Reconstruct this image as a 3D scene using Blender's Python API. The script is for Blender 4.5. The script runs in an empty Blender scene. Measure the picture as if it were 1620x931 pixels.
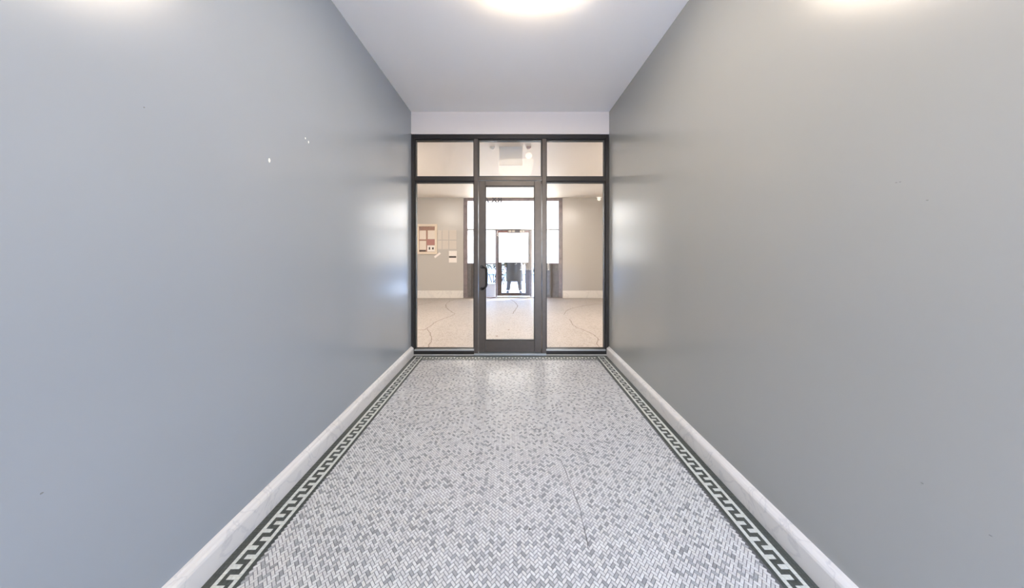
import bpy, bmesh, math, random
from mathutils import Vector, Matrix
random.seed(7)
S = bpy.context.scene
COL = S.collection
PI = math.pi

# ------------------------------------------------------------------ camera
F = 440.0                     # focal length in pixels of the 1620 x 931 frame
CAMH = 1.32
VX, VY = 807.0, 397.0         # vanishing point of the passage
cam_d = bpy.data.cameras.new('camera')
cam = bpy.data.objects.new('camera', cam_d)
COL.objects.link(cam)
cam.location = (0, 0, CAMH)
cam.rotation_euler = (PI / 2, 0, 0)
cam_d.sensor_width = 36.0
cam_d.lens = F / 1620.0 * 36.0
cam_d.shift_x = (810.0 - VX) / 1620.0
cam_d.shift_y = (VY - 465.5) / 1620.0
cam_d.clip_start = 0.02
cam_d.clip_end = 200
S.camera = cam

# ------------------------------------------------------------------ world, large lights, exposure
W = bpy.data.worlds.new('sky')
S.world = W
W.use_nodes = True
bg = W.node_tree.nodes['Background']
_nt = W.node_tree
_tc = _nt.nodes.new('ShaderNodeTexCoord'); _sp = _nt.nodes.new('ShaderNodeSeparateXYZ'); _cr = _nt.nodes.new('ShaderNodeValToRGB')
_nt.links.new(_tc.outputs['Generated'], _sp.inputs[0]); _nt.links.new(_sp.outputs['Z'], _cr.inputs[0]); _nt.links.new(_cr.outputs[0], bg.inputs['Color'])
_e = _cr.color_ramp.elements
_e[0].position = 0.0; _e[0].color = (1.5, 1.36, 1.20, 1)       # hazy horizon
_e[1].position = 1.0; _e[1].color = (0.28, 0.58, 1.35, 1)       # blue overhead
_k = _e.new(0.12); _k.color = (1.15, 1.12, 1.10, 1)
_k = _e.new(0.26); _k.color = (0.48, 0.73, 1.12, 1)
bg.inputs['Strength'].default_value = 10.0

sun_d = bpy.data.lights.new('sun', 'SUN')
sun_d.energy = 12.0; sun_d.angle = 0.02; sun_d.color = (1.0, 0.90, 0.78)
sun = bpy.data.objects.new('sun', sun_d); COL.objects.link(sun)
sun.rotation_euler = Vector((-0.7, -0.5, -1.15)).to_track_quat('-Z', 'Y').to_euler()

def portal(name, loc, rot, sx, sy):
    l = bpy.data.lights.new(name, 'AREA')
    l.shape = 'RECTANGLE'; l.size = sx; l.size_y = sy
    l.cycles.is_portal = True
    o = bpy.data.objects.new(name, l); COL.objects.link(o)
    o.location = loc; o.rotation_euler = rot
    return o
BACK_Y = -1.05
portal('entry_portal', (0.735, BACK_Y - 0.16, 1.20), (PI / 2, 0, 0), 0.87, 2.40)
portal('exit_portal', (0.08, 7.92, 1.4), (-PI / 2, 0, 0), 2.8, 2.8)

S.view_settings.view_transform = 'Standard'
S.view_settings.look = 'None'
S.view_settings.gamma = 1.0
S.view_settings.use_curve_mapping = False
S.view_settings.exposure = 0.50
LAMP_STRENGTH = 10.5
LOBBY_STRENGTH = 114.0

# ------------------------------------------------------------------ helpers
LOC = {}
def reg(o, loc, parent=None):
    COL.objects.link(o)
    loc = Vector(loc)
    LOC[o.name] = loc
    if parent is not None:
        o.parent = parent
        o.location = loc - LOC[parent.name]
    else:
        o.location = loc
    return o

def tag(o, label=None, cat=None, group=None, kind=None):
    if label: o['label'] = label
    if cat: o['category'] = cat
    if group: o['group'] = group
    if kind: o['kind'] = kind
    return o

def empty(name, loc):
    return reg(bpy.data.objects.new(name, None), loc)

def obj_bm(name, bm, mat, parent=None, loc=(0, 0, 0), smooth=False):
    """bm holds world coordinates; the origin goes to loc"""
    me = bpy.data.meshes.new(name)
    bmesh.ops.translate(bm, verts=bm.verts, vec=-Vector(loc))
    bmesh.ops.recalc_face_normals(bm, faces=bm.faces)
    bm.to_mesh(me); bm.free()
    if smooth:
        for p in me.polygons: p.use_smooth = True
    for m in (mat if isinstance(mat, (list, tuple)) else [mat]):
        me.materials.append(m)
    return reg(bpy.data.objects.new(name, me), loc, parent)

def bm_box(bm, x0, x1, y0, y1, z0, z1, bev=0.0, mi=0):
    vs = [bm.verts.new(p) for p in ((x0,y0,z0),(x1,y0,z0),(x1,y1,z0),(x0,y1,z0),
                                    (x0,y0,z1),(x1,y0,z1),(x1,y1,z1),(x0,y1,z1))]
    fs = [bm.faces.new([vs[i] for i in f]) for f in
          ((0,3,2,1),(4,5,6,7),(0,1,5,4),(1,2,6,5),(2,3,7,6),(3,0,4,7))]
    for f in fs: f.material_index = mi
    if bev > 0:
        es = set()
        for f in fs:
            for e in f.edges: es.add(e)
        bmesh.ops.bevel(bm, geom=list(es), offset=bev, segments=1, affect='EDGES', profile=0.5)

def box(name, x0, x1, y0, y1, z0, z1, mat, parent=None, bev=0.0):
    bm = bmesh.new()
    bm_box(bm, x0, x1, y0, y1, z0, z1, bev)
    return obj_bm(name, bm, mat, parent, ((x0 + x1) / 2, (y0 + y1) / 2, z0))

def tube_bm(bm, pts, rad, seg=10, caps=True):
    pts = [Vector(p) for p in pts]
    rings = []
    a = None
    for i, p in enumerate(pts):
        if i == 0: d = pts[1] - p
        elif i == len(pts) - 1: d = p - pts[i - 1]
        else: d = (pts[i + 1] - p).normalized() + (p - pts[i - 1]).normalized()
        d.normalize()
        if a is None:
            a = d.cross(Vector((0, 0, 1)))
            if a.length < 1e-3: a = d.cross(Vector((1, 0, 0)))
        else:
            a = a - d * a.dot(d)          # carry the frame along, no twist
        a.normalize(); b = d.cross(a)
        r = rad[i] if isinstance(rad, (list, tuple)) else rad
        rings.append([bm.verts.new(p + a * math.cos(t) * r + b * math.sin(t) * r)
                      for t in [2 * PI * k / seg for k in range(seg)]])
    for i in range(len(rings) - 1):
        for k in range(seg):
            bm.faces.new((rings[i][k], rings[i][(k + 1) % seg], rings[i + 1][(k + 1) % seg], rings[i + 1][k]))
    if caps:
        bm.faces.new(rings[0]); bm.faces.new(rings[-1])

def lathe_bm(bm, prof, centre, axis='Z', seg=32):
    """prof: list of (radius, height along axis)"""
    c = Vector(centre)
    rings = []
    for r, h in prof:
        ring = []
        for k in range(seg):
            t = 2 * PI * k / seg
            u, v = r * math.cos(t), r * math.sin(t)
            ring.append(bm.verts.new(c + (Vector((u, v, h)) if axis == 'Z' else Vector((u, h, v)))))
        rings.append(ring)
    for i in range(len(rings) - 1):
        for k in range(seg):
            bm.faces.new((rings[i][k], rings[i][(k + 1) % seg], rings[i + 1][(k + 1) % seg], rings[i + 1][k]))
    bm.faces.new(rings[0]); bm.faces.new(rings[-1])

def ground(px, py):
    """point of the level floor seen at a photo pixel, used as plain plan coordinates"""
    y = F * CAMH / (py - VY)
    return (px - VX) * y / F, y

# ------------------------------------------------------------------ materials
def mat_new(name):
    m = bpy.data.materials.new(name); m.use_nodes = True
    nt = m.node_tree
    return m, nt, nt.nodes['Principled BSDF']

def simple(name, col, rough=0.5, metal=0.0, spec=0.5, noise=None, bump=None, emit=None):
    m, nt, b = mat_new(name)
    b.inputs['Base Color'].default_value = (*col, 1)
    b.inputs['Roughness'].default_value = rough
    b.inputs['Metallic'].default_value = metal
    b.inputs['Specular IOR Level'].default_value = spec
    tc = nt.nodes.new('ShaderNodeTexCoord')
    if noise:
        sc, amt = noise
        n = nt.nodes.new('ShaderNodeTexNoise'); n.inputs['Scale'].default_value = sc
        n.inputs['Detail'].default_value = 4
        nt.links.new(tc.outputs['Object'], n.inputs['Vector'])
        r = nt.nodes.new('ShaderNodeMapRange')
        r.inputs['From Min'].default_value = 0.3; r.inputs['From Max'].default_value = 0.7
        r.inputs['To Min'].default_value = 1 - amt; r.inputs['To Max'].default_value = 1 + amt
        nt.links.new(n.outputs['Fac'], r.inputs['Value'])
        mx = nt.nodes.new('ShaderNodeVectorMath'); mx.operation = 'SCALE'
        mx.inputs[0].default_value = col
        nt.links.new(r.outputs[0], mx.inputs['Scale'])
        nt.links.new(mx.outputs[0], b.inputs['Base Color'])
    if bump:
        sc, st = bump
        n = nt.nodes.new('ShaderNodeTexNoise'); n.inputs['Scale'].default_value = sc
        n.inputs['Detail'].default_value = 3
        nt.links.new(tc.outputs['Object'], n.inputs['Vector'])
        bp = nt.nodes.new('ShaderNodeBump'); bp.inputs['Strength'].default_value = st
        bp.inputs['Distance'].default_value = 0.002
        nt.links.new(n.outputs['Fac'], bp.inputs['Height'])
        nt.links.new(bp.outputs[0], b.inputs['Normal'])
    if emit:
        b.inputs['Emission Color'].default_value = (*emit[0], 1)
        b.inputs['Emission Strength'].default_value = emit[1]
    return m

def glass_mat(name, tint=(0.97, 0.98, 0.97), rough=0.0, refl=0.3):
    m = bpy.data.materials.new(name); m.use_nodes = True
    nt = m.node_tree; nt.nodes.clear()
    out = nt.nodes.new('ShaderNodeOutputMaterial')
    t = nt.nodes.new('ShaderNodeBsdfTransparent'); t.inputs[0].default_value = (*tint, 1)
    g = nt.nodes.new('ShaderNodeBsdfGlossy'); g.inputs['Roughness'].default_value = rough
    fr = nt.nodes.new('ShaderNodeFresnel'); fr.inputs['IOR'].default_value = 1.45
    ml = nt.nodes.new('ShaderNodeMath'); ml.operation = 'MULTIPLY'; ml.inputs[1].default_value = refl
    mx = nt.nodes.new('ShaderNodeMixShader')
    nt.links.new(fr.outputs[0], ml.inputs[0]); nt.links.new(ml.outputs[0], mx.inputs[0])
    nt.links.new(t.outputs[0], mx.inputs[1]); nt.links.new(g.outputs[0], mx.inputs[2])
    nt.links.new(mx.outputs[0], out.inputs[0])
    return m

def film_mat(name, col):
    m = bpy.data.materials.new(name); m.use_nodes = True
    nt = m.node_tree; nt.nodes.clear()
    out = nt.nodes.new('ShaderNodeOutputMaterial')
    d = nt.nodes.new('ShaderNodeBsdfDiffuse'); d.inputs[0].default_value = (*col, 1)
    t = nt.nodes.new('ShaderNodeBsdfTranslucent'); t.inputs[0].default_value = (*col, 1)
    mx = nt.nodes.new('ShaderNodeMixShader'); mx.inputs[0].default_value = 0.85
    nt.links.new(d.outputs[0], mx.inputs[1]); nt.links.new(t.outputs[0], mx.inputs[2])
    nt.links.new(mx.outputs[0], out.inputs[0])
    return m

def marble(name, base, vein, scale=3.0, rough=0.3):
    m, nt, b = mat_new(name)
    b.inputs['Roughness'].default_value = rough
    tc = nt.nodes.new('ShaderNodeTexCoord')
    n = nt.nodes.new('ShaderNodeTexNoise'); n.inputs['Scale'].default_value = scale
    n.inputs['Detail'].default_value = 6; n.inputs['Distortion'].default_value = 1.6
    nt.links.new(tc.outputs['Object'], n.inputs['Vector'])
    cr = nt.nodes.new('ShaderNodeValToRGB')
    e = cr.color_ramp.elements
    e[0].position = 0.0; e[0].color = (*base, 1)
    e[1].position = 1.0; e[1].color = (*base, 1)
    for p, c in ((0.47, base), (0.50, vein), (0.525, base)):
        k = cr.color_ramp.elements.new(p); k.color = (*c, 1)
    nt.links.new(n.outputs['Fac'], cr.inputs[0])
    nt.links.new(cr.outputs[0], b.inputs['Base Color'])
    return m

M = {}
M['wall'] = simple('painted_wall_grey_blue_cast', (0.308, 0.336, 0.368), 0.22, spec=0.75, noise=(1.2, 0.012), bump=(70, 0.03))  # blue daylight cast put into the left wall's base colour
M['wall_r'] = simple('painted_wall_grey', (0.332, 0.338, 0.332), 0.22, spec=0.75, noise=(1.2, 0.012), bump=(70, 0.03))
M['header'] = simple('painted_header_white', (0.78, 0.715, 0.67), 0.55, bump=(40, 0.05))
M['ceil'] = simple('painted_ceiling_white', (0.94, 0.905, 0.86), 0.6, bump=(30, 0.05))
M['lobby_wall'] = simple('lobby_wall_paint', (0.48, 0.455, 0.42), 0.28, bump=(30, 0.05))
M['lobby_ceil'] = simple('lobby_ceiling_paint', (0.84, 0.78, 0.71), 0.5)
M['base'] = marble('baseboard_marble', (0.68, 0.665, 0.65), (0.58, 0.57, 0.57), 5.0, 0.35)
M['base_lobby'] = marble('lobby_baseboard_marble', (0.74, 0.71, 0.67), (0.66, 0.63, 0.60), 2.0, 0.35)
M['grout'] = simple('floor_grout', (0.12, 0.12, 0.125), 0.8, noise=(60, 0.25))
TONES = []
for i, c in enumerate([(0.67, 0.67, 0.66), (0.62, 0.615, 0.61), (0.555, 0.55, 0.55), (0.64, 0.63, 0.61), (0.38, 0.385, 0.39), (0.32, 0.325, 0.33)]):
    TONES.append(simple('mosaic_tone_%s' % 'abcdef'[i], c, 0.27, noise=(35, 0.07)))
M['key_white'] = simple('border_tile_white', (0.62, 0.64, 0.60), 0.4, noise=(80, 0.12))
M['key_dark'] = simple('border_tile_green_black', (0.066, 0.074, 0.066), 0.35, noise=(60, 0.2))
M['crack'] = simple('crack_dirt', (0.06, 0.06, 0.06), 0.9)
M['bronze'] = simple('dark_bronze_aluminium', (0.095, 0.082, 0.074), 0.38, metal=0.35, noise=(25, 0.06))
M['frame_black'] = simple('black_brown_aluminium', (0.030, 0.027, 0.026), 0.35, metal=0.3)
M['bronze_dark'] = simple('black_frame_gasket', (0.018, 0.017, 0.018), 0.45)
M['exitframe'] = simple('exit_frame_metal', (0.21, 0.18, 0.185), 0.5, metal=0.2, noise=(12, 0.2))
M['handle'] = simple('black_handle_enamel', (0.012, 0.011, 0.012), 0.45)
M['steel'] = simple('threshold_aluminium', (0.42, 0.45, 0.47), 0.4, metal=0.6)
M['glass'] = glass_mat('clear_glass', (0.98, 0.965, 0.945))
M['glass_out'] = glass_mat('exit_clear_glass', (0.95, 0.96, 0.95))
M['film'] = film_mat('warm_sky_glow_film', (0.98, 0.82, 0.63))  # amber tint warms the daylight passing into the lobby
M['caulk'] = simple('white_caulk', (0.66, 0.63, 0.58), 0.7)
M['plastic'] = simple('off_white_plastic', (0.76, 0.74, 0.68), 0.45)
M['diffuser'] = simple('lamp_diffuser_acrylic', (0.9, 0.9, 0.88), 0.4, emit=((1.0, 0.85, 0.68), LAMP_STRENGTH))
M['lobbyfill'] = simple('lobby_fill_diffuser', (0.9, 0.9, 0.85), 0.4, emit=((1.0, 0.93, 0.87), LOBBY_STRENGTH))
M['bulb_lens'] = simple('lamp_head_lens', (0.85, 0.83, 0.78), 0.15, emit=((1.0, 0.93, 0.85), 0.45))

def terrazzo():
    m, nt, b = mat_new('lobby_terrazzo')
    b.inputs['Roughness'].default_value = 0.5
    tc = nt.nodes.new('ShaderNodeTexCoord')
    n = nt.nodes.new('ShaderNodeTexNoise'); n.inputs['Scale'].default_value = 55; n.inputs['Detail'].default_value = 3
    n2 = nt.nodes.new('ShaderNodeTexNoise'); n2.inputs['Scale'].default_value = 1.6; n2.inputs['Detail'].default_value = 3
    for q in (n, n2): nt.links.new(tc.outputs['Object'], q.inputs['Vector'])
    cr = nt.nodes.new('ShaderNodeValToRGB'); e = cr.color_ramp.elements
    e[0].position = 0.33; e[0].color = (0.29, 0.255, 0.225, 1)
    e[1].position = 0.52; e[1].color = (0.43, 0.385, 0.35, 1)
    nt.links.new(n.outputs['Fac'], cr.inputs[0])
    r = nt.nodes.new('ShaderNodeMapRange'); r.inputs['To Min'].default_value = 0.9; r.inputs['To Max'].default_value = 1.1
    nt.links.new(n2.outputs['Fac'], r.inputs['Value'])
    mx = nt.nodes.new('ShaderNodeVectorMath'); mx.operation = 'SCALE'
    nt.links.new(cr.outputs[0], mx.inputs[0]); nt.links.new(r.outputs[0], mx.inputs['Scale'])
    nt.links.new(mx.outputs[0], b.inputs['Base Color'])
    return m
M['terrazzo'] = terrazzo()

# ------------------------------------------------------------------ vestibule shell
HW = 1.243          # half width between the painted walls
BF = 1.210          # half width between the baseboard faces
SY = 3.492          # front plane of the glazed partition
CH = 3.064          # ceiling height
def struct(o, label, cat): return tag(o, label, cat, kind='structure')

wl = struct(box('wall_left', -HW - 0.12, -HW, BACK_Y, SY + 0.16, 0, CH, M['wall']), 'grey glossy painted wall on the left of the passage, blue daylight tinted in', 'wall')
wr = struct(box('wall_right', HW, HW + 0.12, BACK_Y, SY + 0.16, 0, CH, M['wall_r']), 'grey glossy painted wall on the right of the passage', 'wall')
struct(box('ceiling', -HW - 0.12, HW + 0.12, BACK_Y, SY + 0.16, CH, CH + 0.1, M['ceil']), 'smooth white ceiling over the passage, with the lamp', 'ceiling')
struct(box('wall_front', -HW, HW, SY - 0.002, SY + 0.16, 2.786, CH, M['header'], bev=0.0), 'pale pinkish white strip of wall above the black glazed partition', 'wall')

# wall behind the camera with the open street entrance
OX0, OX1, OZ = 0.30, 1.17, 2.40
bm = bmesh.new()
bm_box(bm, -HW, OX0, BACK_Y - 0.15, BACK_Y, 0, CH)
bm_box(bm, OX1, HW, BACK_Y - 0.15, BACK_Y, 0, CH)
bm_box(bm, OX0, OX1, BACK_Y - 0.15, BACK_Y, OZ, CH)
struct(obj_bm('wall_back', bm, M['wall']), 'grey wall around the open street entrance behind the viewer', 'wall')

# floor slab and its mosaic
FY1 = SY + 0.002
floor = struct(box('floor', -HW - 0.1, HW + 0.1, BACK_Y - 0.15, FY1 + 0.02, -0.10, -0.0018, M['grout']), 'white and grey herringbone mosaic floor with dark Greek key border', 'floor')

U = 0.0173           # border cell across
V = 0.0187           # border cell along
BW = 8 * U           # border width
def key_cell(c, r):
    """c: column from the outside 0..7, r: row along. True when dark"""
    if c < 2: return True
    if c == 2 or c == 6: return False
    if c == 7: return True
    k = r % 4
    if k == 0: return c == 5          # white stub from the outer line
    if k == 2: return c == 3          # white stub from the inner line
    return True

def tile_mesh(name, hx, hy, mat, ang=0.0, top=0.0, ch=0.0007):
    ca, sa = math.cos(ang), math.sin(ang)
    def R(x, y, z): return (x * ca - y * sa, x * sa + y * ca, z)
    tx, ty = hx - ch, hy - ch
    v = [R(-hx, -hy, -0.0022), R(hx, -hy, -0.0022), R(hx, hy, -0.0022), R(-hx, hy, -0.0022),
         R(-hx, -hy, -ch), R(hx, -hy, -ch), R(hx, hy, -ch), R(-hx, hy, -ch),
         R(-tx, -ty, top), R(tx, -ty, top), R(tx, ty, top), R(-tx, ty, top)]
    f = [(8, 9, 10, 11), (4, 5, 9, 8), (5, 6, 10, 9), (6, 7, 11, 10), (7, 4, 8, 11),
         (0, 1, 5, 4), (1, 2, 6, 5), (2, 3, 7, 6), (3, 0, 4, 7)]
    return v, f

class Stuff:
    def __init__(s): s.v = []; s.f = []; s.m = []
    def add(s, vf, x, y, z, mi):
        v, f = vf; b = len(s.v)
        s.v += [(p[0] + x, p[1] + y, p[2] + z) for p in v]
        s.f += [tuple(i + b for i in q) for q in f]
        s.m += [mi] * len(f)
    def build(s, name, mats, parent):
        me = bpy.data.meshes.new(name)
        me.from_pydata(s.v, [], s.f)
        for m in mats: me.materials.append(m)
        me.polygons.foreach_set('material_index', s.m)
        me.update()
        o = reg(bpy.data.objects.new(name, me), (0, 0, 0), parent)
        o['kind'] = 'stuff'
        return o

INX = BF - BW                 # inner edge of the border in x
FAR_IN = SY - BW * 0.88       # inner edge of the far border in y
SUB = U * 0.88                # cell across the far border
# herringbone
A_ = 0.01255
R2 = math.sqrt(2)
cells = []
hx, hy = A_ - 0.0011, A_ / 2 - 0.0011
def inside(x, y, m=0.0): return abs(x) < INX - m and y < FAR_IN - m and y > BACK_Y - 0.1
px_step, py_step = 2 * R2 * A_, R2 * A_
nx = int(INX / px_step) + 2
y = BACK_Y - 0.1
ny = int((FAR_IN - y) / py_step) + 2
# two tiles of the unit: H centre (a, a/2), V centre (2.5a, 0) in the unrotated pattern -> rotate 45 degrees
def rot45(px, py): return ((px - py) / R2, (px + py) / R2)
h_c = rot45(A_, A_ / 2)
v_c = rot45(A_ * 2.5, 0.0)
for i in range(-nx, nx + 1):
    for j in range(-2, ny):
        bx, by = i * px_step, FAR_IN - j * py_step
        for (cx, cy), ang in ((h_c, PI / 4), (v_c, 3 * PI / 4)):
            X, Y = bx + cx, by + cy
            if inside(X, Y, 0.0062):
                cells.append((X, Y, ang))
tm = {a: tile_mesh('t', hx, hy, None, a) for a in (PI / 4, 3 * PI / 4)}
YN = F * CAMH / (931 - VY)    # nearest floor in the frame
vis = [c for c in cells if c[1] > YN + 0.006]
vis.sort(key=lambda c: c[1])
near = set(vis[:300])
greys = {}
def pick(c):
    # grey tiles sit singly or in loose pairs, seldom in clumps
    gx, gy = int(c[0] // 0.0251), int(c[1] // 0.0251)
    close = sum(1 for a in (-1, 0, 1) for b in (-1, 0, 1) for g in greys.get((gx + a, gy + b), ()) if (g[0] - c[0]) ** 2 + (g[1] - c[1]) ** 2 < 0.0215 ** 2)
    if random.random() < (0.27, 0.06, 0.0)[min(close, 2)]:
        greys.setdefault((gx, gy), []).append(c)
        return 4 if random.random() < 0.7 else 5
    return random.choice((0, 0, 1, 1, 2, 3))
st = Stuff(); near_list = []
for c in cells:
    t = pick(c)
    if c in near: near_list.append((c, t))
    else: st.add(tm[c[2]], c[0], c[1], random.uniform(-0.0003, 0.0003), t)
st.build('mosaic_field', TONES, floor)
cache = {}
def tile_obj(name, key, vf, mat, x, y, z, parent):
    if key not in cache:
        me = bpy.data.meshes.new(name); me.from_pydata(vf[0], [], vf[1]); me.materials.append(mat); me.update()
        cache[key] = me
    return reg(bpy.data.objects.new(name, cache[key]), (x, y, z), parent)
for (c, t) in near_list:
    tile_obj('mosaic_tile', ('m', c[2], t), tm[c[2]], TONES[t], c[0], c[1], random.uniform(-0.0003, 0.0003), floor)

# border cells
side_v = tile_mesh('b', U / 2 - 0.0004, V / 2 - 0.0004, None)
end_v = tile_mesh('b', V / 2 - 0.0004, SUB / 2 - 0.0004, None)
bcells = []
rows = int((SY - (BACK_Y - 0.1)) / V)
ROW0 = SY - 0.002
for r in range(rows):
    Y = ROW0 - (r + 0.5) * V
    for c in range(8):
        for s in (-1, 1):
            X = s * (BF - (c + 0.5) * U)
            d = key_cell(c, r)
            if r < 7: d = (r < 1) or (c < 2) or (c == 7) or not ((c in (2, 6)) or (r in (1, 6)) or (c == 4 and r in (3,)))
            bcells.append((X, Y, 's', d))
cols = int(2 * INX / V)
for q in range(cols):
    X = -INX + (q + 0.5) * (2 * INX / cols)
    for c in range(8):
        Y = ROW0 - (c + 0.5) * SUB
        bcells.append((X, Y, 'e', key_cell(c, q)))
bv = sorted([b for b in bcells if b[1] > YN + 0.004], key=lambda b: b[1])
bnear = set(bv[:288])
sb = Stuff()
for b in bcells:
    if b in bnear: continue
    sb.add(side_v if b[2] == 's' else end_v, b[0], b[1], random.uniform(-0.0002, 0.0002), 1 if b[3] else 0)
sb.build('key_border', [M['key_white'], M['key_dark']], floor)
for b in bv[:288]:
    tile_obj('border_tile', ('b', b[3]), side_v, M['key_dark'] if b[3] else M['key_white'], b[0], b[1], random.uniform(-0.0002, 0.0002), floor)

# dark strip between border and baseboard, and crack in the mosaic
def ribbon(name, pts, w, z, mat, parent, h=0.0006):
    bm = bmesh.new(); L = []
    P = [Vector((p[0], p[1], 0)) for p in pts]
    for i, p in enumerate(P):
        d = (P[min(i + 1, len(P) - 1)] - P[max(i - 1, 0)]).normalized()
        n = Vector((-d.y, d.x, 0))
        ww = w * (0.6 + 0.8 * random.random()) / 2
        if i in (0, len(P) - 1): ww *= 0.3
        L.append([bm.verts.new(p + n * s * ww + Vector((0, 0, zz))) for s, zz in ((-1, z), (1, z), (1, z + h), (-1, z + h))])
    for a, b in zip(L, L[1:]):
        for k in range(4): bm.faces.new((a[k], a[(k + 1) % 4], b[(k + 1) % 4], b[k]))
    bm.faces.new(L[0]); bm.faces.new(L[-1])
    return obj_bm(name, bm, mat, parent, (P[0].x, P[0].y, z))
def wiggle(pts, n=6, amp=0.004):
    out = []
    for (a, b) in zip(pts, pts[1:]):
        for k in range(n):
            t = k / n
            out.append((a[0] + (b[0] - a[0]) * t + random.uniform(-amp, amp), a[1] + (b[1] - a[1]) * t + random.uniform(-amp, amp)))
    out.append(pts[-1]); return out
ribbon('crack', wiggle([ground(*p) for p in ((879, 723), (887, 728), (893, 742), (901, 762), (909, 785), (918, 806), (922, 830), (928, 850), (931, 872))], 4, 0.002), 0.0028, -0.0003, M['crack'], floor)
for (px, py) in ((733, 752), (873, 691), (838, 838), (857, 622)):
    gx, gy = ground(px, py)
    bm = bmesh.new(); lathe_bm(bm, [(0.006, -0.001), (0.005, 0.0008)], (gx, gy, 0), seg=7)
    obj_bm('dirt_spot', bm, M['crack'], floor, (gx, gy, 0))

# baseboards
def baseboard(name, s, y0, y1, label):
    prof = [(HW + 0.0, 0.0), (BF, 0.0), (BF, 0.088), (BF + 0.003, 0.098), (BF + 0.010, 0.106), (BF + 0.020, 0.110), (BF + 0.026, 0.116), (HW, 0.118)]
    bm = bmesh.new(); ringsA = [bm.verts.new((s * x, y0, z)) for x, z in prof]; ringsB = [bm.verts.new((s * x, y1, z)) for x, z in prof]
    n = len(prof)
    for i in range(n): bm.faces.new((ringsA[i], ringsA[(i + 1) % n], ringsB[(i + 1) % n], ringsB[i]))
    bm.faces.new(ringsA); bm.faces.new(ringsB)
    o = obj_bm(name, bm, M['base'], None, (s * BF, (y0 + y1) / 2, 0))
    return struct(o, label, 'baseboard')
bl = baseboard('baseboard_left', -1, BACK_Y, SY - 0.001, 'chipped white marble baseboard along the left wall')
br = baseboard('baseboard_right', 1, BACK_Y, SY - 0.001, 'white marble baseboard along the right wall')

# little scuffs and nail holes on the walls
def wall_mark(side, px, py, w, h, mat, name):
    x = side * HW
    y = F * HW / abs(px - VX); z = CAMH + (VY - py) * y / F
    bm = bmesh.new()
    pts = [(0.5, 0.1), (0.2, 0.5), (-0.3, 0.4), (-0.5, -0.1), (-0.1, -0.5), (0.35, -0.35)]
    a = [bm.verts.new((x - side * 0.0012, y + p[0] * w, z + p[1] * h)) for p in pts]
    b = [bm.verts.new((x + side * 0.001, y + p[0] * w * 1.2, z + p[1] * h * 1.2)) for p in pts]
    for i in range(6): bm.faces.new((a[i], a[(i + 1) % 6], b[(i + 1) % 6], b[i]))
    bm.faces.new(a); bm.faces.new(b)
    obj_bm(name, bm, mat, wl if side < 0 else wr, (x, y, z))
M['chip'] = simple('plaster_chip', (0.75, 0.74, 0.72), 0.8)
M['hole'] = simple('nail_hole_dark', (0.20, 0.20, 0.20), 0.8)
wall_mark(-1, 426, 254, 0.012, 0.022, M['chip'], 'paint_chip')
wall_mark(-1, 483, 219, 0.008, 0.012, M['chip'], 'paint_chip')
wall_mark(-1, 488, 225, 0.008, 0.016, M['chip'], 'paint_chip')
wall_mark(-1, 66, 781, 0.006, 0.004, M['hole'], 'nail_hole')
wall_mark(-1, 228, 170, 0.004, 0.004, M['hole'], 'nail_hole')
for p in ((1418, 289), (1424, 288), (1467, 317), (1459, 765), (1567, 848)):
    wall_mark(1, p[0], p[1], 0.005, 0.0025, M['hole'], 'nail_hole')

# ------------------------------------------------------------------ glazed partition: helpers in plan metres
SC = F / SY
def sx(px): return (px - VX) / SC
def sz(py): return CAMH + (VY - py) / SC
FD = 0.10            # frame depth
part = struct(empty('window_1', (0, SY + FD / 2, 0)), 'black framed glazed partition with five panes around the glass door', 'window')
def fr(name, px0, px1, py0, py1, d0=0.0, d1=FD, mat='bronze', bev=0.002, parent=part):
    return box(name, sx(px0), sx(px1), SY + d0, SY + d1, sz(py1), sz(py0), M[mat], parent, bev)
XL0, XL1 = VX - (HW - 0.002) * SC, 656.0
XR0, XR1 = 957.5, VX + (HW - 0.002) * SC
fr('jamb', XL0, 655.6, 212.8, 562, mat='frame_black')
fr('jamb', 958.2, XR1, 212.8, 562, mat='frame_black')
fr('head_rail', 655.7, 958.1, 212.8, 219.5, mat='frame_black')
fr('mullion', 750.0, 756.2, 219.6, 562)
fr('mullion', 857.8, 864.2, 219.6, 562)
fr('transom_bar', 655.7, 749.9, 280.2, 286.6, mat='frame_black')
fr('transom_bar', 756.3, 857.7, 279.8, 285.2)
fr('transom_bar', 864.3, 958.1, 280.2, 286.6, mat='frame_black')
fr('sill_rail', 655.7, 749.9, 555.0, 561.2, mat='frame_black')
fr('sill_rail', 864.3, 958.1, 555.0, 561.2, mat='frame_black')
# glazing stops: thin dark beads round every pane
def pane(px0, px1, py0, py1):
    for n_, a in (('glazing_bead', (px0, px1, py0, py0 + 2.0)), ('glazing_bead', (px0, px1, py1 - 2.0, py1)),
                  ('glazing_bead', (px0, px0 + 1.4, py0 + 2.0, py1 - 2.0)), ('glazing_bead', (px1 - 1.4, px1, py0 + 2.0, py1 - 2.0))):
        fr(n_, *a, d0=0.022, d1=0.078, mat='bronze_dark', bev=0.0008)
    box('pane', sx(px0 + 0.6), sx(px1 - 0.6), SY + 0.046, SY + 0.052, sz(py1 - 1), sz(py0 + 1), M['glass'], part)
pane(655.6, 750.0, 219.5, 280.2)
pane(756.2, 857.8, 219.5, 279.8)
pane(864.2, 958.2, 219.5, 280.2)
pane(655.6, 750.0, 286.6, 555.0)
pane(864.2, 958.2, 286.6, 555.0)
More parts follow.
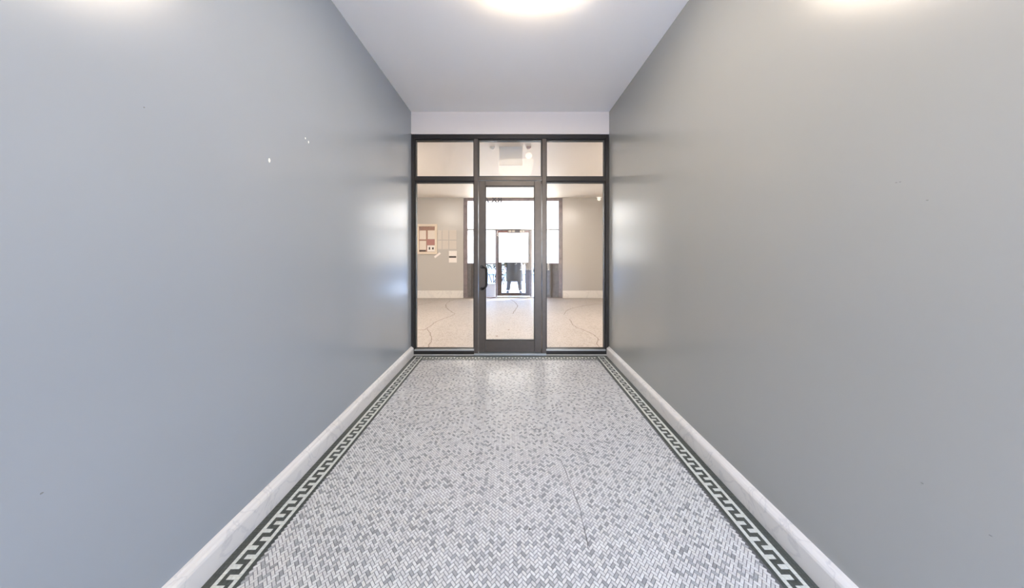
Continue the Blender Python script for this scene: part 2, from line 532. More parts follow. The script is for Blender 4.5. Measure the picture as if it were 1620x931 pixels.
# bright ledge of the sills, caulk lines
fr('sill_ledge', 655.7, 749.9, 553.3, 555.4, d0=-0.006, d1=0.03, mat='steel', bev=0.001)
fr('sill_ledge', 864.3, 958.1, 553.3, 555.4, d0=-0.006, d1=0.03, mat='steel', bev=0.001)
fr('caulk_bead', 653.5, 749.9, 561.3, 562.6, d0=-0.004, d1=0.05, mat='caulk', bev=0.0005)
fr('caulk_bead', 864.3, 962.3, 561.3, 562.6, d0=-0.004, d1=0.05, mat='caulk', bev=0.0005)
# diagonal clip in the corner of the left pane
bm = bmesh.new(); tube_bm(bm, [(sx(744), SY + 0.02, sz(286.3)), (sx(750.3), SY + 0.02, sz(292.5))], 0.004, 6)
obj_bm('corner_clip', bm, M['bronze'], part, (sx(747), SY + 0.02, sz(290)))

# the glass door
DY0, DY1 = SY + 0.012, SY + 0.057
door = struct(empty('door_1', (sx(807), SY + 0.03, 0)), 'dark bronze framed glass door in the middle of the partition', 'door')
def dr(name, px0, px1, py0, py1, y0=DY0, y1=DY1, mat='bronze', bev=0.003, parent=door):
    return box(name, sx(px0), sx(px1), y0, y1, sz(py1), sz(py0), M[mat], parent, bev)
dr('stile', 757.2, 767.6, 286.0, 558.6)
dr('stile', 845.9, 856.8, 286.0, 558.6)
dr('top_rail', 767.7, 845.8, 286.0, 294.0)
dr('bottom_rail', 767.7, 845.8, 540.0, 558.6)
for a in ((767.6, 845.9, 294.0, 295.2), (767.6, 845.9, 538.8, 540.0), (767.6, 768.6, 295.2, 538.8), (844.9, 845.9, 295.2, 538.8)):
    dr('glazing_bead', *a, y0=DY0 + 0.008, y1=DY1 - 0.008, mat='bronze_dark', bev=0.0005)
box('pane', sx(768), sx(845.5), SY + 0.032, SY + 0.038, sz(539.5), sz(294.5), M['glass'], door)
dr('threshold', 750.2, 864.0, 559.2, 562.6, y0=SY - 0.015, y1=SY + 0.09, mat='steel', bev=0.002)
# offset pull handle
hz0, hz1 = sz(458.0), sz(421.5)
xs, xb = sx(762.0), sx(770.6)
out = 0.055
pts = [(xs, DY0 + 0.004, hz1 - 0.008), (xs + 0.012, DY0 - out * 0.6, hz1 - 0.008), (xs + 0.03, DY0 - out, hz1 - 0.012), (xb - 0.004, DY0 - out, hz1 - 0.022), (xb, DY0 - out, hz1 - 0.045),
       (xb, DY0 - out, hz0 + 0.06), (xb - 0.012, DY0 - out, hz0 + 0.035), (xs + 0.03, DY0 - out, hz0 + 0.010), (xs + 0.012, DY0 - out * 0.6, hz0 + 0.004), (xs, DY0 + 0.004, hz0 + 0.004)]
bm = bmesh.new(); tube_bm(bm, pts, 0.012, 12)
pull = obj_bm('pull_handle', bm, M['handle'], door, (xb, DY0, hz0), True)
for z in (hz1 - 0.008, hz0 + 0.004):
    bm = bmesh.new(); lathe_bm(bm, [(0.018, -0.006), (0.020, -0.004), (0.020, 0.0005)], (xs, DY0, z), 'Y', 20)
    obj_bm('handle_rosette', bm, M['handle'], pull, (xs, DY0, z))
# offset pivots on the hinge side
for py in (288.5, 556.5):
    bm = bmesh.new(); lathe_bm(bm, [(0.010, -0.02), (0.010, 0.02)], (sx(857.4), SY + 0.004, sz(py)), 'Z', 12)
    obj_bm('pivot', bm, M['bronze'], door, (sx(857.4), SY + 0.004, sz(py)))

# ------------------------------------------------------------------ ceiling light: bowed acrylic fixture
LZ = CAMH + 1.65
lamp = tag(empty('ceiling_light', (0.13, 1.4, CH)), 'white glowing bow-ended light fixture flush on the white ceiling', 'lamp')
front = [(-0.235, 1.66), (-0.225, 1.74), (-0.20, 1.795), (-0.166, 1.829), (-0.076, 1.862), (0.030, 1.887), (0.138, 1.8956), (0.241, 1.896), (0.375, 1.893), (0.420, 1.884), (0.440, 1.86), (0.446, 1.829), (0.448, 1.66)]
back = [(x, 2 * 1.40 - y) for x, y in reversed(front)]
outl = front + back
def prism(bm, outl, levels):
    cx = sum(p[0] for p in outl) / len(outl); cy = sum(p[1] for p in outl) / len(outl)
    rs = []
    for z, ins in levels:
        r = []
        for x, y in outl:
            d = Vector((x - cx, y - cy)); L = d.length
            d = d * ((L - ins) / L)
            r.append(bm.verts.new((cx + d.x, cy + d.y, z)))
        rs.append(r)
    n = len(outl)
    for a, b in zip(rs, rs[1:]):
        for k in range(n): bm.faces.new((a[k], a[(k + 1) % n], b[(k + 1) % n], b[k]))
    bm.faces.new(rs[0]); bm.faces.new(rs[-1])
bm = bmesh.new(); prism(bm, outl, [(CH - 0.018, 0.012), (LZ + 0.012, 0.0), (LZ, 0.010)])
obj_bm('diffuser', bm, M['diffuser'], lamp, (0.13, 1.4, LZ))
bm = bmesh.new(); prism(bm, outl, [(CH, 0.0), (CH - 0.018, 0.0)])
obj_bm('mounting_pan', bm, M['plastic'], lamp, (0.13, 1.4, CH - 0.018))

def copy_tree(o, loc, label):
    c = o.copy(); COL.objects.link(c); c.location = loc; c['label'] = label
    for ch in o.children:
        d = ch.copy(); COL.objects.link(d); d.parent = c
    return c
copy_tree(lamp, (0.13, -0.35, CH), 'added unseen fill light behind the viewer, copy of the ceiling fixture')  # second fixture added out of view to brighten the near walls

# ------------------------------------------------------------------ lobby beyond the glass
EY = 7.75
LW = 3.3
LH = 2.80
SE = F / EY
def ex(px): return (px - VX) / SE
def ez(py): return CAMH + (VY - py) / SE
LY0 = SY + 0.16
struct(box('floor_lobby', -LW, LW, SY + 0.022, EY + 0.30, -0.10, -0.001, M['terrazzo']), 'beige cracked terrazzo floor of the lobby beyond the glass', 'floor')
lf = bpy.data.objects['floor_lobby']
struct(box('ceiling_lobby', -LW, LW, LY0, EY + 0.14, LH, LH + 0.1, M['lobby_ceil']), 'beige lobby ceiling seen through the transom panes', 'ceiling')
struct(box('wall_lobby_left', -LW - 0.1, -LW, LY0, EY + 0.14, 0, LH, M['lobby_wall']), 'side wall of the lobby left of the partition', 'wall')
struct(box('wall_lobby_right', LW, LW + 0.1, LY0, EY + 0.14, 0, LH, M['lobby_wall']), 'side wall of the lobby right of the partition', 'wall')
struct(box('wall_lobby_near_left', -LW, -HW - 0.12, LY0 - 0.12, LY0, 0, LH, M['lobby_wall']), 'lobby side of the wall left of the partition', 'wall')
struct(box('wall_lobby_near_right', HW + 0.12, LW, LY0 - 0.12, LY0, 0, LH, M['lobby_wall']), 'lobby side of the wall right of the partition', 'wall')
XE0, XE1 = ex(733), ex(890)
wfl = struct(box('wall_far_left', -LW, XE0, EY, EY + 0.14, 0, LH, M['lobby_wall']), 'greenish grey lobby wall carrying the notice board', 'wall')
wfr = struct(box('wall_far_right', XE1, LW, EY, EY + 0.14, 0, LH, M['lobby_wall']), 'warm grey glossy lobby wall right of the bright exit', 'wall')
struct(box('baseboard_far_left', -LW, XE0 - 0.002, EY - 0.02, EY, 0, ez(460), M['base_lobby'], bev=0.003), 'tall cream baseboard under the notice board wall', 'baseboard')
struct(box('baseboard_far_right', XE1 + 0.002, LW, EY - 0.02, EY, 0, ez(460), M['base_lobby'], bev=0.003), 'tall cream baseboard right of the exit', 'baseboard')

def cr(pts, w=0.012, n=5, amp=0.01):
    ribbon('crack', wiggle([ground(*p) for p in pts], n, amp), w, -0.0008, M['crack2'], lf, 0.0009)
M['crack2'] = simple('lobby_crack_dirt', (0.24, 0.20, 0.17), 0.9)
cr([(658, 522), (672, 522), (681, 516), (690, 509), (706, 503), (720, 497), (712, 492), (706, 487), (705, 482), (712, 476), (722, 474)])
cr([(676, 521), (680, 527), (683, 534), (681, 543), (676, 553)])
cr([(806, 473), (814, 478), (819, 484), (814, 492), (811, 497)], 0.015)
cr([(892, 498), (896, 492), (905, 488), (925, 484), (945, 481), (958, 481)], 0.012)
cr([(901, 505), (905, 513), (912, 518), (927, 524), (940, 530), (947, 537), (944, 543), (950, 552)])
cr([(659, 483), (672, 481), (684, 478)], 0.01)
for p in ((805, 522), (786, 532)):
    gx, gy = ground(*p); bm = bmesh.new(); lathe_bm(bm, [(0.02, -0.001), (0.016, 0.0008)], (gx, gy, 0), seg=8)
    obj_bm('stain', bm, M['crack2'], lf, (gx, gy, 0))

# fill lights added to brighten the lobby, out of view to both sides
for s, w in ((-1, 'left'), (1, 'right')):
    c = (s * 2.35, 4.4, LH)
    t = tag(empty('ceiling_light', c), 'added drum fill light on the lobby ceiling, %s side' % w, 'lamp', 'added lobby fill lights')
    bm = bmesh.new(); lathe_bm(bm, [(0.20, -0.08), (0.22, -0.07), (0.22, -0.015)], c)
    obj_bm('diffuser', bm, M['lobbyfill'], t, c)
    bm = bmesh.new(); lathe_bm(bm, [(0.24, -0.016), (0.24, 0)], c)
    obj_bm('mounting_pan', bm, M['plastic'], t, c)

# exit glazing at the far side
ED = 0.10
exitw = struct(empty('window_2', (ex(811), EY + 0.05, 0)), 'bright exit glazing with sidelights at the far end of the lobby', 'window')
def ef(name, px0, px1, py0, py1, d0=0.02, d1=0.10, mat='exitframe', bev=0.002, parent=exitw):
    return box(name, ex(px0), ex(px1), EY + d0, EY + d1, max(0.0, ez(py1)), ez(py0), M[mat], parent, bev)
BOT = 472
M['kick'] = simple('grey_kick_panel', (0.12, 0.115, 0.115), 0.5, noise=(12, 0.15))
ef('jamb', 733.2, 739.4, 313.4, BOT); ef('jamb', 884.2, 889.8, 313.4, BOT)
ef('head_rail', 739.5, 884.1, 313.2, 317.6)
ef('mullion', 784.0, 786.6, 364.6, BOT); ef('mullion', 838.6, 841.4, 364.6, BOT)
ef('transom_bar', 739.5, 884.1, 362.9, 364.5, 0.0, 0.10, mat='bronze', bev=0.0)
for a, b in ((739.5, 783.9), (841.5, 884.1)):
    ef('sill_rail', a, b, 470.6, BOT)
ef('mid_rail', 739.5, 783.9, 416.8, 418.2); ef('mid_rail', 841.5, 884.1, 416.8, 418.2)
ef('mullion', 763.0, 765.0, 364.6, BOT); ef('mullion', 860.0, 862.0, 364.6, BOT)
ef('kick_panel', 739.5, 762.9, 418.3, 470.5, 0.035, 0.075, mat='kick', bev=0.004)
ef('kick_panel', 862.1, 884.1, 418.3, 470.5, 0.035, 0.075, mat='kick', bev=0.004)
ef('panel_batten', 745.6, 747.6, 418.3, 470.5, 0.022, 0.036, mat='bronze')
ef('panel_batten', 872.4, 874.2, 418.3, 470.5, 0.022, 0.036, mat='bronze')
def eg(px0, px1, py0, py1, parent=exitw):
    box('pane', ex(px0), ex(px1), EY + 0.055, EY + 0.061, max(0.012, ez(py1)), ez(py0), M['glass_out'], parent)
def film(px0, px1, py0, py1, parent=exitw):  # added sheet standing in for overbright sky behind the glass
    bm = bmesh.new(); a, b, c, d = ex(px0), ex(px1), ez(py1), ez(py0)
    bm.faces.new([bm.verts.new(p) for p in ((a, EY + 0.052, c), (b, EY + 0.052, c), (b, EY + 0.052, d), (a, EY + 0.052, d))])
    obj_bm('sky_glow_film', bm, M['film'], parent, ((a + b) / 2, EY + 0.052, c))
eg(739.5, 884.1, 317.7, 362.9); film(739.5, 884.1, 317.8, 362.8)
eg(765.1, 783.9, 418.3, 470.5); eg(841.5, 859.9, 418.3, 470.5)
for a, b in ((739.5, 762.9), (765.1, 783.9), (841.5, 859.9), (862.1, 884.1)):
    eg(a, b, 364.6, 416.7); film(a, b, 364.8, 416.6)
# address characters on the transom glass, seen from behind
def glyphs(name, txt, px, py, hpx, mat, parent, y, mirror=False, spread=1.0):
    c = bpy.data.curves.new(name, 'FONT'); c.body = txt; c.size = hpx / SE * 1.4; c.extrude = 0.0015; c.offset = 0.006
    c.space_character = spread
    c.materials.append(mat)
    tmp = bpy.data.objects.new('tmp', c); COL.objects.link(tmp)
    bpy.context.view_layer.update()
    me = bpy.data.meshes.new_from_object(tmp.evaluated_get(bpy.context.evaluated_depsgraph_get()))
    bpy.data.objects.remove(tmp)
    for v in me.vertices:
        x, yy, z = v.co; v.co = (-x if mirror else x, -z, yy)
    me.name = name
    print('GLYPHS', len(me.vertices))
    return reg(bpy.data.objects.new(name, me), (ex(px), y, ez(py)), parent)
M['ink_grey'] = simple('dark_grey_vinyl', (0.09, 0.09, 0.10), 0.7)
M['letter'] = simple('grey_vinyl_letter', (0.24, 0.24, 0.26), 0.6)
glyphs('address_lettering', 'RX A', 794.5, 320.5, 9.5, M['ink_grey'], exitw, EY + 0.016, True)

exd = struct(empty('door_2', (ex(812), EY + 0.06, 0)), 'far exit door with added bright-sky film above and clear glass below', 'door')
def ed(*a, **k): return ef(*a, parent=exd, **k)
M['doorwood'] = simple('exit_door_brown', (0.06, 0.045, 0.043), 0.5, noise=(14, 0.4))
M['rail_red'] = simple('exit_rail_reddish', (0.26, 0.15, 0.14), 0.5, noise=(10, 0.2))
ed('stile', 786.8, 793.8, 415.5, 468.6, mat='doorwood', d0=0.03, d1=0.075)
ed('stile', 831.2, 838.4, 415.5, 468.6, mat='doorwood', d0=0.03, d1=0.075)
ed('stile', 786.8, 788.8, 368.6, 415.4, mat='doorwood', d0=0.03, d1=0.075)
ed('stile', 836.0, 838.4, 368.6, 415.4, mat='doorwood', d0=0.03, d1=0.075)
ed('top_rail', 786.8, 838.4, 364.7, 368.5, mat='rail_red', d0=0.03, d1=0.075)
ed('bottom_rail', 793.9, 831.1, 464.2, 468.6, mat='doorwood', d0=0.03, d1=0.075)
ed('threshold', 784.0, 841.4, 469.6, BOT, mat='steel', d0=0.0, d1=0.10)
eg(793.9, 831.1, 415.6, 464.1, exd)
eg(788.9, 835.9, 368.6, 415.4, exd)
film(788.9, 835.9, 368.7, 415.4, exd)
sg = ed('sign_plate', 803.0, 831.0, 362.6, 368.8, mat='letter', d0=0.022, d1=0.03, bev=0.001)
for a, b in ((804.6, 809.0), (810.2, 814.6), (822.4, 825.4), (827.4, 829.4)):
    box('sign_mark', ex(a), ex(b), EY + 0.0195, EY + 0.0225, ez(367.6), ez(364.0), M['plastic'], sg)
bm = bmesh.new(); tube_bm(bm, [(ex(844.5), EY + 0.0, ez(424)), (ex(844.5), EY - 0.03, ez(424.5)), (ex(843.5), EY - 0.03, ez(430)), (ex(844.5), EY + 0.02, ez(430.5))], 0.010, 8)
obj_bm('pull_handle', bm, M['handle'], exd, (ex(844), EY, ez(430)), True)

# ------------------------------------------------------------------ things on the lobby walls
nb = tag(empty('notice_board', (ex(675), EY, ez(402))), 'cream framed glass notice board on the lobby wall, seen through the left pane', 'board')
M['cork'] = simple('reddish_cork', (0.36, 0.22, 0.17), 0.8, noise=(40, 0.2))
M['cream'] = simple('cream_frame', (0.72, 0.62, 0.50), 0.5)
M['paper'] = simple('pale_paper', (0.74, 0.66, 0.58), 0.8)
M['paper_w'] = simple('white_paper', (0.84, 0.80, 0.76), 0.8)
M['sheet'] = simple('pale_flat_panel', (0.62, 0.57, 0.51), 0.8)
M['ink'] = simple('dark_ink', (0.06, 0.05, 0.045), 0.7)
M['redink'] = simple('dull_red_print', (0.42, 0.20, 0.18), 0.7)
def nbx(name, px0, px1, py0, py1, d0, d1, mat, parent, bev=0.0):
    return box(name, ex(px0), ex(px1), EY - d0, EY - d1, ez(py1), ez(py0), M[mat], parent, bev)
nbx('cork_panel', 661, 690, 356, 401, 0.012, 0.0, 'cork', nb)
nbx('frame_bar', 660.0, 692.0, 355.0, 358.6, 0.045, 0.0, 'cream', nb, 0.003)
nbx('frame_bar', 660.0, 692.0, 398.8, 402.4, 0.045, 0.0, 'cream', nb, 0.003)
nbx('frame_bar', 660.0, 663.2, 358.7, 398.7, 0.045, 0.0, 'cream', nb, 0.003)
nbx('frame_bar', 688.4, 692.0, 358.7, 398.7, 0.045, 0.0, 'cream', nb, 0.003)
nbx('notice', 663.8, 674.2, 365.0, 379.0, 0.016, 0.0121, 'paper', nb)
nbx('notice', 677.0, 688.0, 364.8, 378.6, 0.016, 0.0121, 'paper', nb)
nbx('notice', 663.8, 674.4, 381.4, 395.4, 0.016, 0.0121, 'paper', nb)
nbx('poster', 675.6, 688.0, 379.4, 387.6, 0.016, 0.0121, 'redink', nb)
q = nbx('notice', 676.2, 688.0, 388.6, 398.4, 0.016, 0.0121, 'paper_w', nb)
nbx('print_mark', 678.6, 680.8, 391.2, 395.4, 0.0172, 0.0161, 'ink', q)
nbx('print_mark', 683.8, 686.4, 391.6, 395.0, 0.0172, 0.0161, 'ink', q)
nbx('caption_strip', 663.8, 673.8, 396.2, 398.2, 0.016, 0.0121, 'ink', nb)

cols_ = [(692.8, 698.8), (700.0, 709.4), (710.8, 722.0)]  # six pale flat rectangles in two rows beside the notice board
rows_ = [(364.6, 379.4), (381.0, 394.4)]
names = ['upper left', 'upper middle', 'upper right', 'lower left', 'lower middle', 'lower right']
k = 0
for (r0, r1) in rows_:
    for (c0, c1) in cols_:
        o = nbx('pale_panel', c0, c1, r0, r1, 0.004, 0.0005, 'sheet', None)
        tag(o, 'pale flat panel beside the notice board, %s of the six' % names[k], 'notice', 'six panels beside the notice board'); k += 1
sl = tag(empty('wall_sign', (ex(716.5), EY, ez(416))), 'white paper sign with a black band, below the six pale panels', 'sign')
nbx('sheet', 710.2, 722.6, 397.2, 415.6, 0.004, 0.0005, 'paper_w', sl)
nbx('black_band', 710.4, 721.8, 405.4, 408.2, 0.0052, 0.0041, 'ink', sl)
bm = bmesh.new(); bm_box(bm, -0.10, 0.10, -0.004, -0.0005, -0.028, 0.028)
bmesh.ops.rotate(bm, verts=bm.verts, cent=(0, 0, 0), matrix=Matrix.Rotation(-math.radians(38), 3, 'Y'))
bmesh.ops.translate(bm, verts=bm.verts, vec=(ex(692), EY, ez(404)))
tag(obj_bm('paper_scrap', bm, M['paper_w'], None, (ex(692), EY, ez(404))), 'slanted torn strip of white paper under the notice board', 'paper')

# twin spot emergency lamp high on the right lobby wall
em = tag(empty('emergency_lamp', (ex(946), EY, ez(314))), 'small white emergency lamp with clustered round heads at the top of the right lobby wall', 'lamp')
box('body', ex(943.4), ex(948.6), EY - 0.05, EY, ez(314), ez(309.5), M['plastic'], em, 0.006)
for (px, py) in ((944.0, 311.4), (948.0, 311.4), (946.0, 316.2)):
    bm = bmesh.new(); lathe_bm(bm, [(0.022, 0.06), (0.044, 0.015), (0.048, 0.0), (0.042, -0.006)], (ex(px), EY - 0.09, ez(py)), 'Y', 20)
    obj_bm('lamp_head', bm, M['bulb_lens'], em, (ex(px), EY - 0.09, ez(py)))

# exit sign unit with lamp heads behind the middle transom
XY = 3.95
SX = F / XY
def xx(px): return (px - VX) / SX
def xz(py): return CAMH + (VY - py) / SX
xs_ = tag(empty('exit_sign', (xx(810), XY, LH)), 'faint white box with lamp heads hanging behind the middle transom pane', 'sign')
M['signbox'] = simple('pale_green_white_plastic', (0.95, 0.93, 0.88), 0.5)
M['pinkish'] = simple('pink_plastic', (0.82, 0.66, 0.60), 0.5)
M['greenish'] = simple('green_tinted_plastic', (0.66, 0.70, 0.60), 0.5)
box('housing', xx(789.5), xx(826.5), XY, XY + 0.06, xz(262), xz(231.5), M['signbox'], xs_, 0.006)
box('canopy', xx(801), xx(814), XY + 0.0, XY + 0.06, xz(231.4), LH, M['greenish'], xs_, 0.004)
box('arm', xx(788), xx(800.9), XY + 0.015, XY + 0.04, xz(229.6), xz(225), M['pinkish'], xs_, 0.003)
box('arm', xx(814.1), xx(834), XY + 0.015, XY + 0.04, xz(230), xz(226), M['pinkish'], xs_, 0.003)
def head(px, py, r, mat):
    bm = bmesh.new(); lathe_bm(bm, [(r * 0.4, 0.05), (r * 0.85, 0.03), (r, 0.0), (r * 0.9, -0.01), (r * 0.3, -0.014)], (xx(px), XY, xz(py)), 'Y', 28)
    obj_bm('lamp_head', bm, mat, xs_, (xx(px), XY, xz(py)), False)
head(779, 233, 0.036, M['signbox']); head(836.5, 232.5, 0.036, M['pinkish']); head(836.5, 246.5, 0.048, M['bulb_lens'])

# ------------------------------------------------------------------ outdoors
M['pave'] = simple('pale_pavement', (0.66, 0.65, 0.63), 0.8, noise=(2, 0.08))
M['facade'] = simple('beige_facade', (0.46, 0.43, 0.36), 0.8, noise=(3, 0.1))
M['white_con'] = simple('pale_concrete', (0.62, 0.61, 0.64), 0.8)
M['road'] = simple('asphalt', (0.12, 0.12, 0.125), 0.9)
struct(box('ground_front', -12, 12, EY + 0.30, 11.5, -0.12, -0.012, M['pave']), 'pale pavement outside the far exit', 'ground')
struct(box('ground_road', -30, 30, 11.5, 30, -0.2, -0.10, M['road']), 'street beyond the far pavement', 'road')
struct(box('ground_back', -12, 12, -12, BACK_Y - 0.151, -0.12, -0.012, M['pave']), 'pavement outside the entrance behind the viewer', 'ground')
fc = tag(empty('building', (0, 17, -0.1)), 'beige building across the street beyond the exit', 'building')
box('facade_wall', -9, 9, 17, 18, -0.1, 2.2, M['facade'], fc)
box('plinth', -9, 9, 16.85, 16.999, -0.1, 0.35, M['white_con'], fc, 0.02)
for i in range(5):
    x = -6 + i * 3
    w_ = box('window', x - 0.6, x + 0.6, 16.93, 16.999, 0.9, 1.9, M['glass_out'], fc)
    box('window_frame', x - 0.7, x + 0.7, 16.95, 16.998, 0.8, 0.9, M['white_con'], w_, 0.0)
# planter with shrub beside the door
pl = tag(empty('planter', (-0.64, 8.25, -0.012)), 'pale box planter with a ragged shrub outside the exit', 'planter')
bm = bmesh.new(); bm_box(bm, -0.83, -0.42, 8.06, 8.44, -0.012, 0.36, 0.01); bm_box(bm, -0.85, -0.40, 8.04, 8.46, 0.33, 0.37, 0.008)
obj_bm('box', bm, M['white_con'], pl, (-0.64, 8.25, -0.012))
M['leaf'] = simple('dusty_dark_leaf', (0.085, 0.075, 0.04), 0.8, spec=0.2, noise=(20, 0.3))
M['bark'] = simple('bark', (0.10, 0.08, 0.06), 0.9)
sv = []; sf = []
rr = random.Random(3)
for i in range(420):
    if i < 200: c = Vector((rr.uniform(-0.9, -0.1), 8.25 + rr.uniform(-0.15, 0.15), rr.uniform(0.80, 0.98)))
    else: c = Vector((-0.30 + rr.gauss(0, 0.09), 8.25 + rr.uniform(-0.12, 0.12), rr.uniform(0.30, 0.95)))
    a = Vector((rr.uniform(-1, 1), rr.uniform(-1, 1), rr.uniform(-0.6, 1))).normalized()
    b = a.cross(Vector((rr.uniform(-1, 1), rr.uniform(-1, 1), rr.uniform(-1, 1)))).normalized()
    n = a.cross(b).normalized()
    L, w = rr.uniform(0.05, 0.08), 0.018
    base = len(sv)
    sv += [c, c + a * L * 0.5 + b * w + n * 0.004, c + a * L, c + a * L * 0.5 - b * w + n * 0.004, c + a * L * 0.5 - n * 0.003]
    sf += [(base, base + 1, base + 4), (base + 1, base + 2, base + 4), (base + 2, base + 3, base + 4), (base + 3, base, base + 4)]
me = bpy.data.meshes.new('foliage'); me.from_pydata(sv, [], sf); me.materials.append(M['leaf'])
fo = reg(bpy.data.objects.new('foliage', me), (0, 0, 0), pl); fo['kind'] = 'stuff'
bm = bmesh.new()
for dx, dy, tx, tz in ((0, 0, -0.30, 0.9), (0.02, 0.03, -0.6, 0.9), (-0.03, 0, -0.85, 0.88), (0.03, -0.02, -0.15, 0.86)):
    tube_bm(bm, [(-0.5 + dx, 8.25 + dy, 0.34), ((-0.5 + tx) / 2 + 0.05, 8.25, 0.62), (tx, 8.25, tz)], [0.014, 0.010, 0.005], 6)
obj_bm('stem', bm, M['bark'], pl, (-0.5, 8.25, 0.34))

# ------------------------------------------------------------------ person outside the far door
PX, PY_, PG = 0.13, 8.78, -0.012
person = tag(empty('person', (PX, PY_, PG)), 'person in a dark knee-length coat standing feet apart behind the far exit door', 'person')
M['coat'] = simple('dark_coat_cloth', (0.050, 0.040, 0.030), 0.9, noise=(30, 0.25))
M['trouser'] = simple('dark_trouser_cloth', (0.055, 0.050, 0.048), 0.9)
M['skin'] = simple('skin', (0.50, 0.33, 0.25), 0.5)
M['hair'] = simple('dark_hair', (0.03, 0.022, 0.018), 0.6)
M['shoe'] = simple('black_shoe', (0.02, 0.02, 0.02), 0.4)
def add_skin(name, verts, edges, radii, mat, parent, root=0, sub=2):
    bm = bmesh.new()
    lay = bm.verts.layers.skin.verify()
    vs = []
    for v, r in zip(verts, radii):
        q = bm.verts.new((v[0], v[1], v[2])); rr_ = r if isinstance(r, tuple) else (r, r)
        q[lay].radius = rr_; q[lay].use_root = (len(vs) == root)
        vs.append(q)
    for a, b in edges: bm.edges.new((vs[a], vs[b]))
    me = bpy.data.meshes.new(name); bm.to_mesh(me); bm.free(); me.materials.append(mat)
    o = reg(bpy.data.objects.new(name, me), LOC[parent.name], parent)
    md = o.modifiers.new('skin', 'SKIN'); md.use_smooth_shade = True
    sd = o.modifiers.new('subsurf', 'SUBSURF'); sd.levels = sub; sd.render_levels = sub
    return o
# body: pelvis, spine, neck, head, arms with hands, legs with feet (faces the exit door, towards -y)
bv_ = [(0, 0, 0.92), (0, 0, 1.10), (0, 0, 1.32), (0, 0, 1.44), (0, 0, 1.52), (0, -0.01, 1.60), (0, -0.015, 1.70),
       (-0.17, 0, 1.41), (-0.24, 0.02, 1.13), (-0.27, -0.03, 0.88), (-0.28, -0.05, 0.80),
       (0.17, 0, 1.41), (0.25, 0.02, 1.13), (0.30, -0.03, 0.88), (0.32, -0.05, 0.80),
       (-0.10, 0, 0.86), (-0.15, -0.02, 0.48), (-0.19, 0.01, 0.09), (-0.205, -0.10, 0.04),
       (0.10, 0, 0.86), (0.15, -0.02, 0.48), (0.20, 0.01, 0.09), (0.22, -0.10, 0.04)]
be_ = [(0,1),(1,2),(2,3),(3,4),(4,5),(5,6),(3,7),(7,8),(8,9),(9,10),(3,11),(11,12),(12,13),(13,14),(0,15),(15,16),(16,17),(17,18),(0,19),(19,20),(20,21),(21,22)]
brd = [(0.15,0.11),(0.13,0.10),(0.16,0.11),(0.10,0.08),0.055,0.075,0.085, 0.055,0.042,0.030,0.034, 0.055,0.042,0.030,0.034, 0.085,0.058,0.042,0.04, 0.085,0.058,0.042,0.04]
add_skin('body', bv_, be_, brd, M['skin'], person)
PXV = Vector((PX, PY_, PG))
# fingers
for s, h in ((-1, (-0.28, -0.05, 0.80)), (1, (0.32, -0.05, 0.80))):
    for k in range(4):
        x = h[0] + (k - 1.5) * 0.006; yy = h[1] + (k - 1.5) * 0.017
        L = (0.075, 0.085, 0.08, 0.062)[k]
        add_skin('finger', [(x, yy, h[2] + 0.02), (x, yy, h[2] - L * 0.5), (x - s * 0.012, yy - 0.004, h[2] - L)], [(0,1),(1,2)], [0.010,0.009,0.007], M['skin'], person, 0, 1)
    add_skin('thumb', [(h[0] - s * 0.01, h[1] - 0.02, h[2] + 0.03), (h[0] - s * 0.02, h[1] - 0.045, h[2] + 0.0), (h[0] - s * 0.02, h[1] - 0.05, h[2] - 0.03)], [(0,1),(1,2)], [0.012,0.011,0.009], M['skin'], person, 0, 1)
# coat: lofted elliptical rings plus sleeves
bm = bmesh.new()
rings = []
for z, rx, ry in ((0.38, 0.27, 0.19), (0.42, 0.268, 0.19), (0.70, 0.255, 0.175), (0.95, 0.24, 0.16), (1.10, 0.215, 0.14), (1.30, 0.205, 0.135), (1.40, 0.20, 0.12), (1.455, 0.12, 0.09), (1.49, 0.075, 0.07)):
    rings.append([bm.verts.new((rx * math.cos(t) * (1 + 0.03 * math.sin(5 * t + z * 4)), ry * math.sin(t) * (1 + 0.03 * math.cos(4 * t)), z)) for t in [2 * PI * k / 28 for k in range(28)]])
for a, b in zip(rings, rings[1:]):
    for k in range(28): bm.faces.new((a[k], a[(k + 1) % 28], b[(k + 1) % 28], b[k]))
bmesh.ops.translate(bm, verts=bm.verts, vec=PXV)
ct = obj_bm('coat', bm, M['coat'], person, tuple(PXV), True)
sm_ = ct.modifiers.new('thickness', 'SOLIDIFY'); sm_.thickness = 0.008
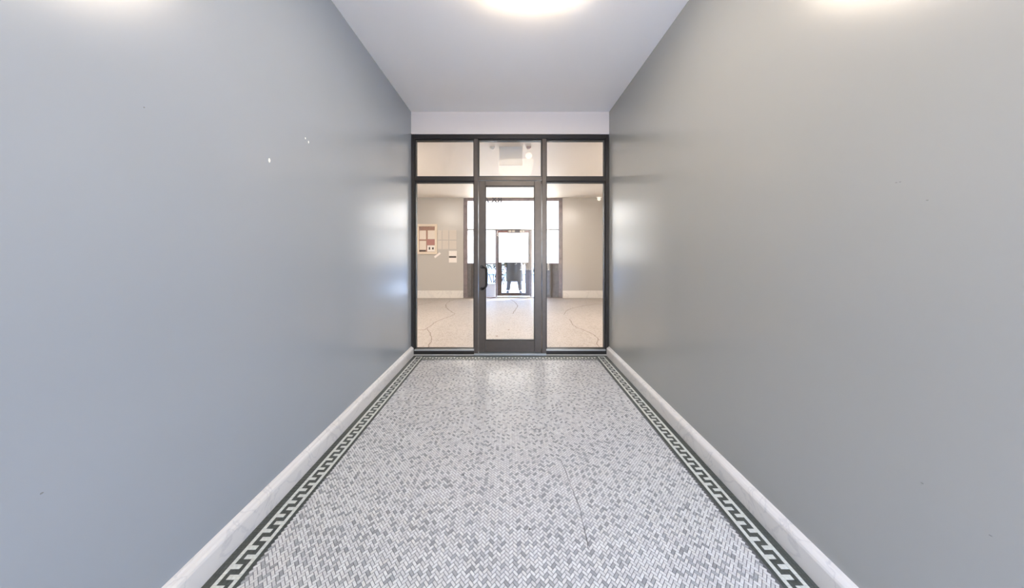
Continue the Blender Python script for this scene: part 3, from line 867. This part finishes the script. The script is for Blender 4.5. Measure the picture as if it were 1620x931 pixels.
for s, el, wr_ in ((-1, (-0.245, 0.02, 1.13), (-0.275, -0.03, 0.90)), (1, (0.255, 0.02, 1.13), (0.305, -0.03, 0.90))):
    bm = bmesh.new(); tube_bm(bm, [Vector(p) + PXV for p in ((s * 0.13, 0, 1.42), (s * 0.20, 0, 1.36), el, wr_)], [0.075, 0.075, 0.060, 0.050], 16)
    obj_bm('sleeve', bm, M['coat'], person, tuple(PXV), True)
    x0 = s * 0.10
    bm = bmesh.new(); tube_bm(bm, [Vector(p) + PXV for p in ((s * 0.08, 0, 0.90), (s * 0.15, -0.02, 0.48), (s * 0.195, 0.01, 0.09))], [0.10, 0.072, 0.062], 16)
    obj_bm('trouser_leg', bm, M['trouser'], person, tuple(PXV), True)
    bm = bmesh.new(); tube_bm(bm, [Vector(p) + PXV for p in ((s * 0.193, 0.05, 0.045), (s * 0.20, 0.0, 0.05), (s * 0.21, -0.10, 0.035), (s * 0.22, -0.17, 0.025))], [0.035, 0.048, 0.044, 0.025], 12)
    obj_bm('shoe', bm, M['shoe'], person, tuple(PXV), True)
# head details
bm = bmesh.new()
bmesh.ops.create_uvsphere(bm, u_segments=20, v_segments=14, radius=0.1)
for v in bm.verts:
    v.co.x *= 0.86; v.co.z *= 1.15; v.co.y *= 1.02
    if v.co.y < 0.0 and v.co.z < 0.05: v.co.y *= 0.35
    v.co += Vector((0, 0.008, 1.70))
bmesh.ops.translate(bm, verts=bm.verts, vec=PXV)
obj_bm('hair', bm, M['hair'], person, tuple(PXV), True)
bm = bmesh.new(); tube_bm(bm, [Vector(p) + PXV for p in ((0, -0.085, 1.70), (0, -0.115, 1.665), (0, -0.09, 1.655))], [0.008, 0.014, 0.008], 8)
obj_bm('nose', bm, M['skin'], person, tuple(PXV), True)
M['eye'] = simple('eye', (0.05, 0.04, 0.035), 0.2)
M['lip'] = simple('lips', (0.40, 0.18, 0.16), 0.5)
for s in (-1, 1):
    bm = bmesh.new(); bmesh.ops.create_uvsphere(bm, u_segments=10, v_segments=8, radius=0.011)
    bmesh.ops.translate(bm, verts=bm.verts, vec=PXV + Vector((s * 0.03, -0.088, 1.70))); obj_bm('eye', bm, M['eye'], person, tuple(PXV), True)
    bm = bmesh.new(); bmesh.ops.create_uvsphere(bm, u_segments=10, v_segments=8, radius=0.022)
    for v in bm.verts: v.co.x *= 0.4; v.co.z *= 1.3
    bmesh.ops.translate(bm, verts=bm.verts, vec=PXV + Vector((s * 0.088, 0.0, 1.68))); obj_bm('ear', bm, M['skin'], person, tuple(PXV), True)
bm = bmesh.new(); tube_bm(bm, [Vector(p) + PXV for p in ((-0.025, -0.088, 1.625), (0, -0.096, 1.624), (0.025, -0.088, 1.625))], [0.003, 0.007, 0.003], 8)
obj_bm('mouth', bm, M['lip'], person, tuple(PXV), True)
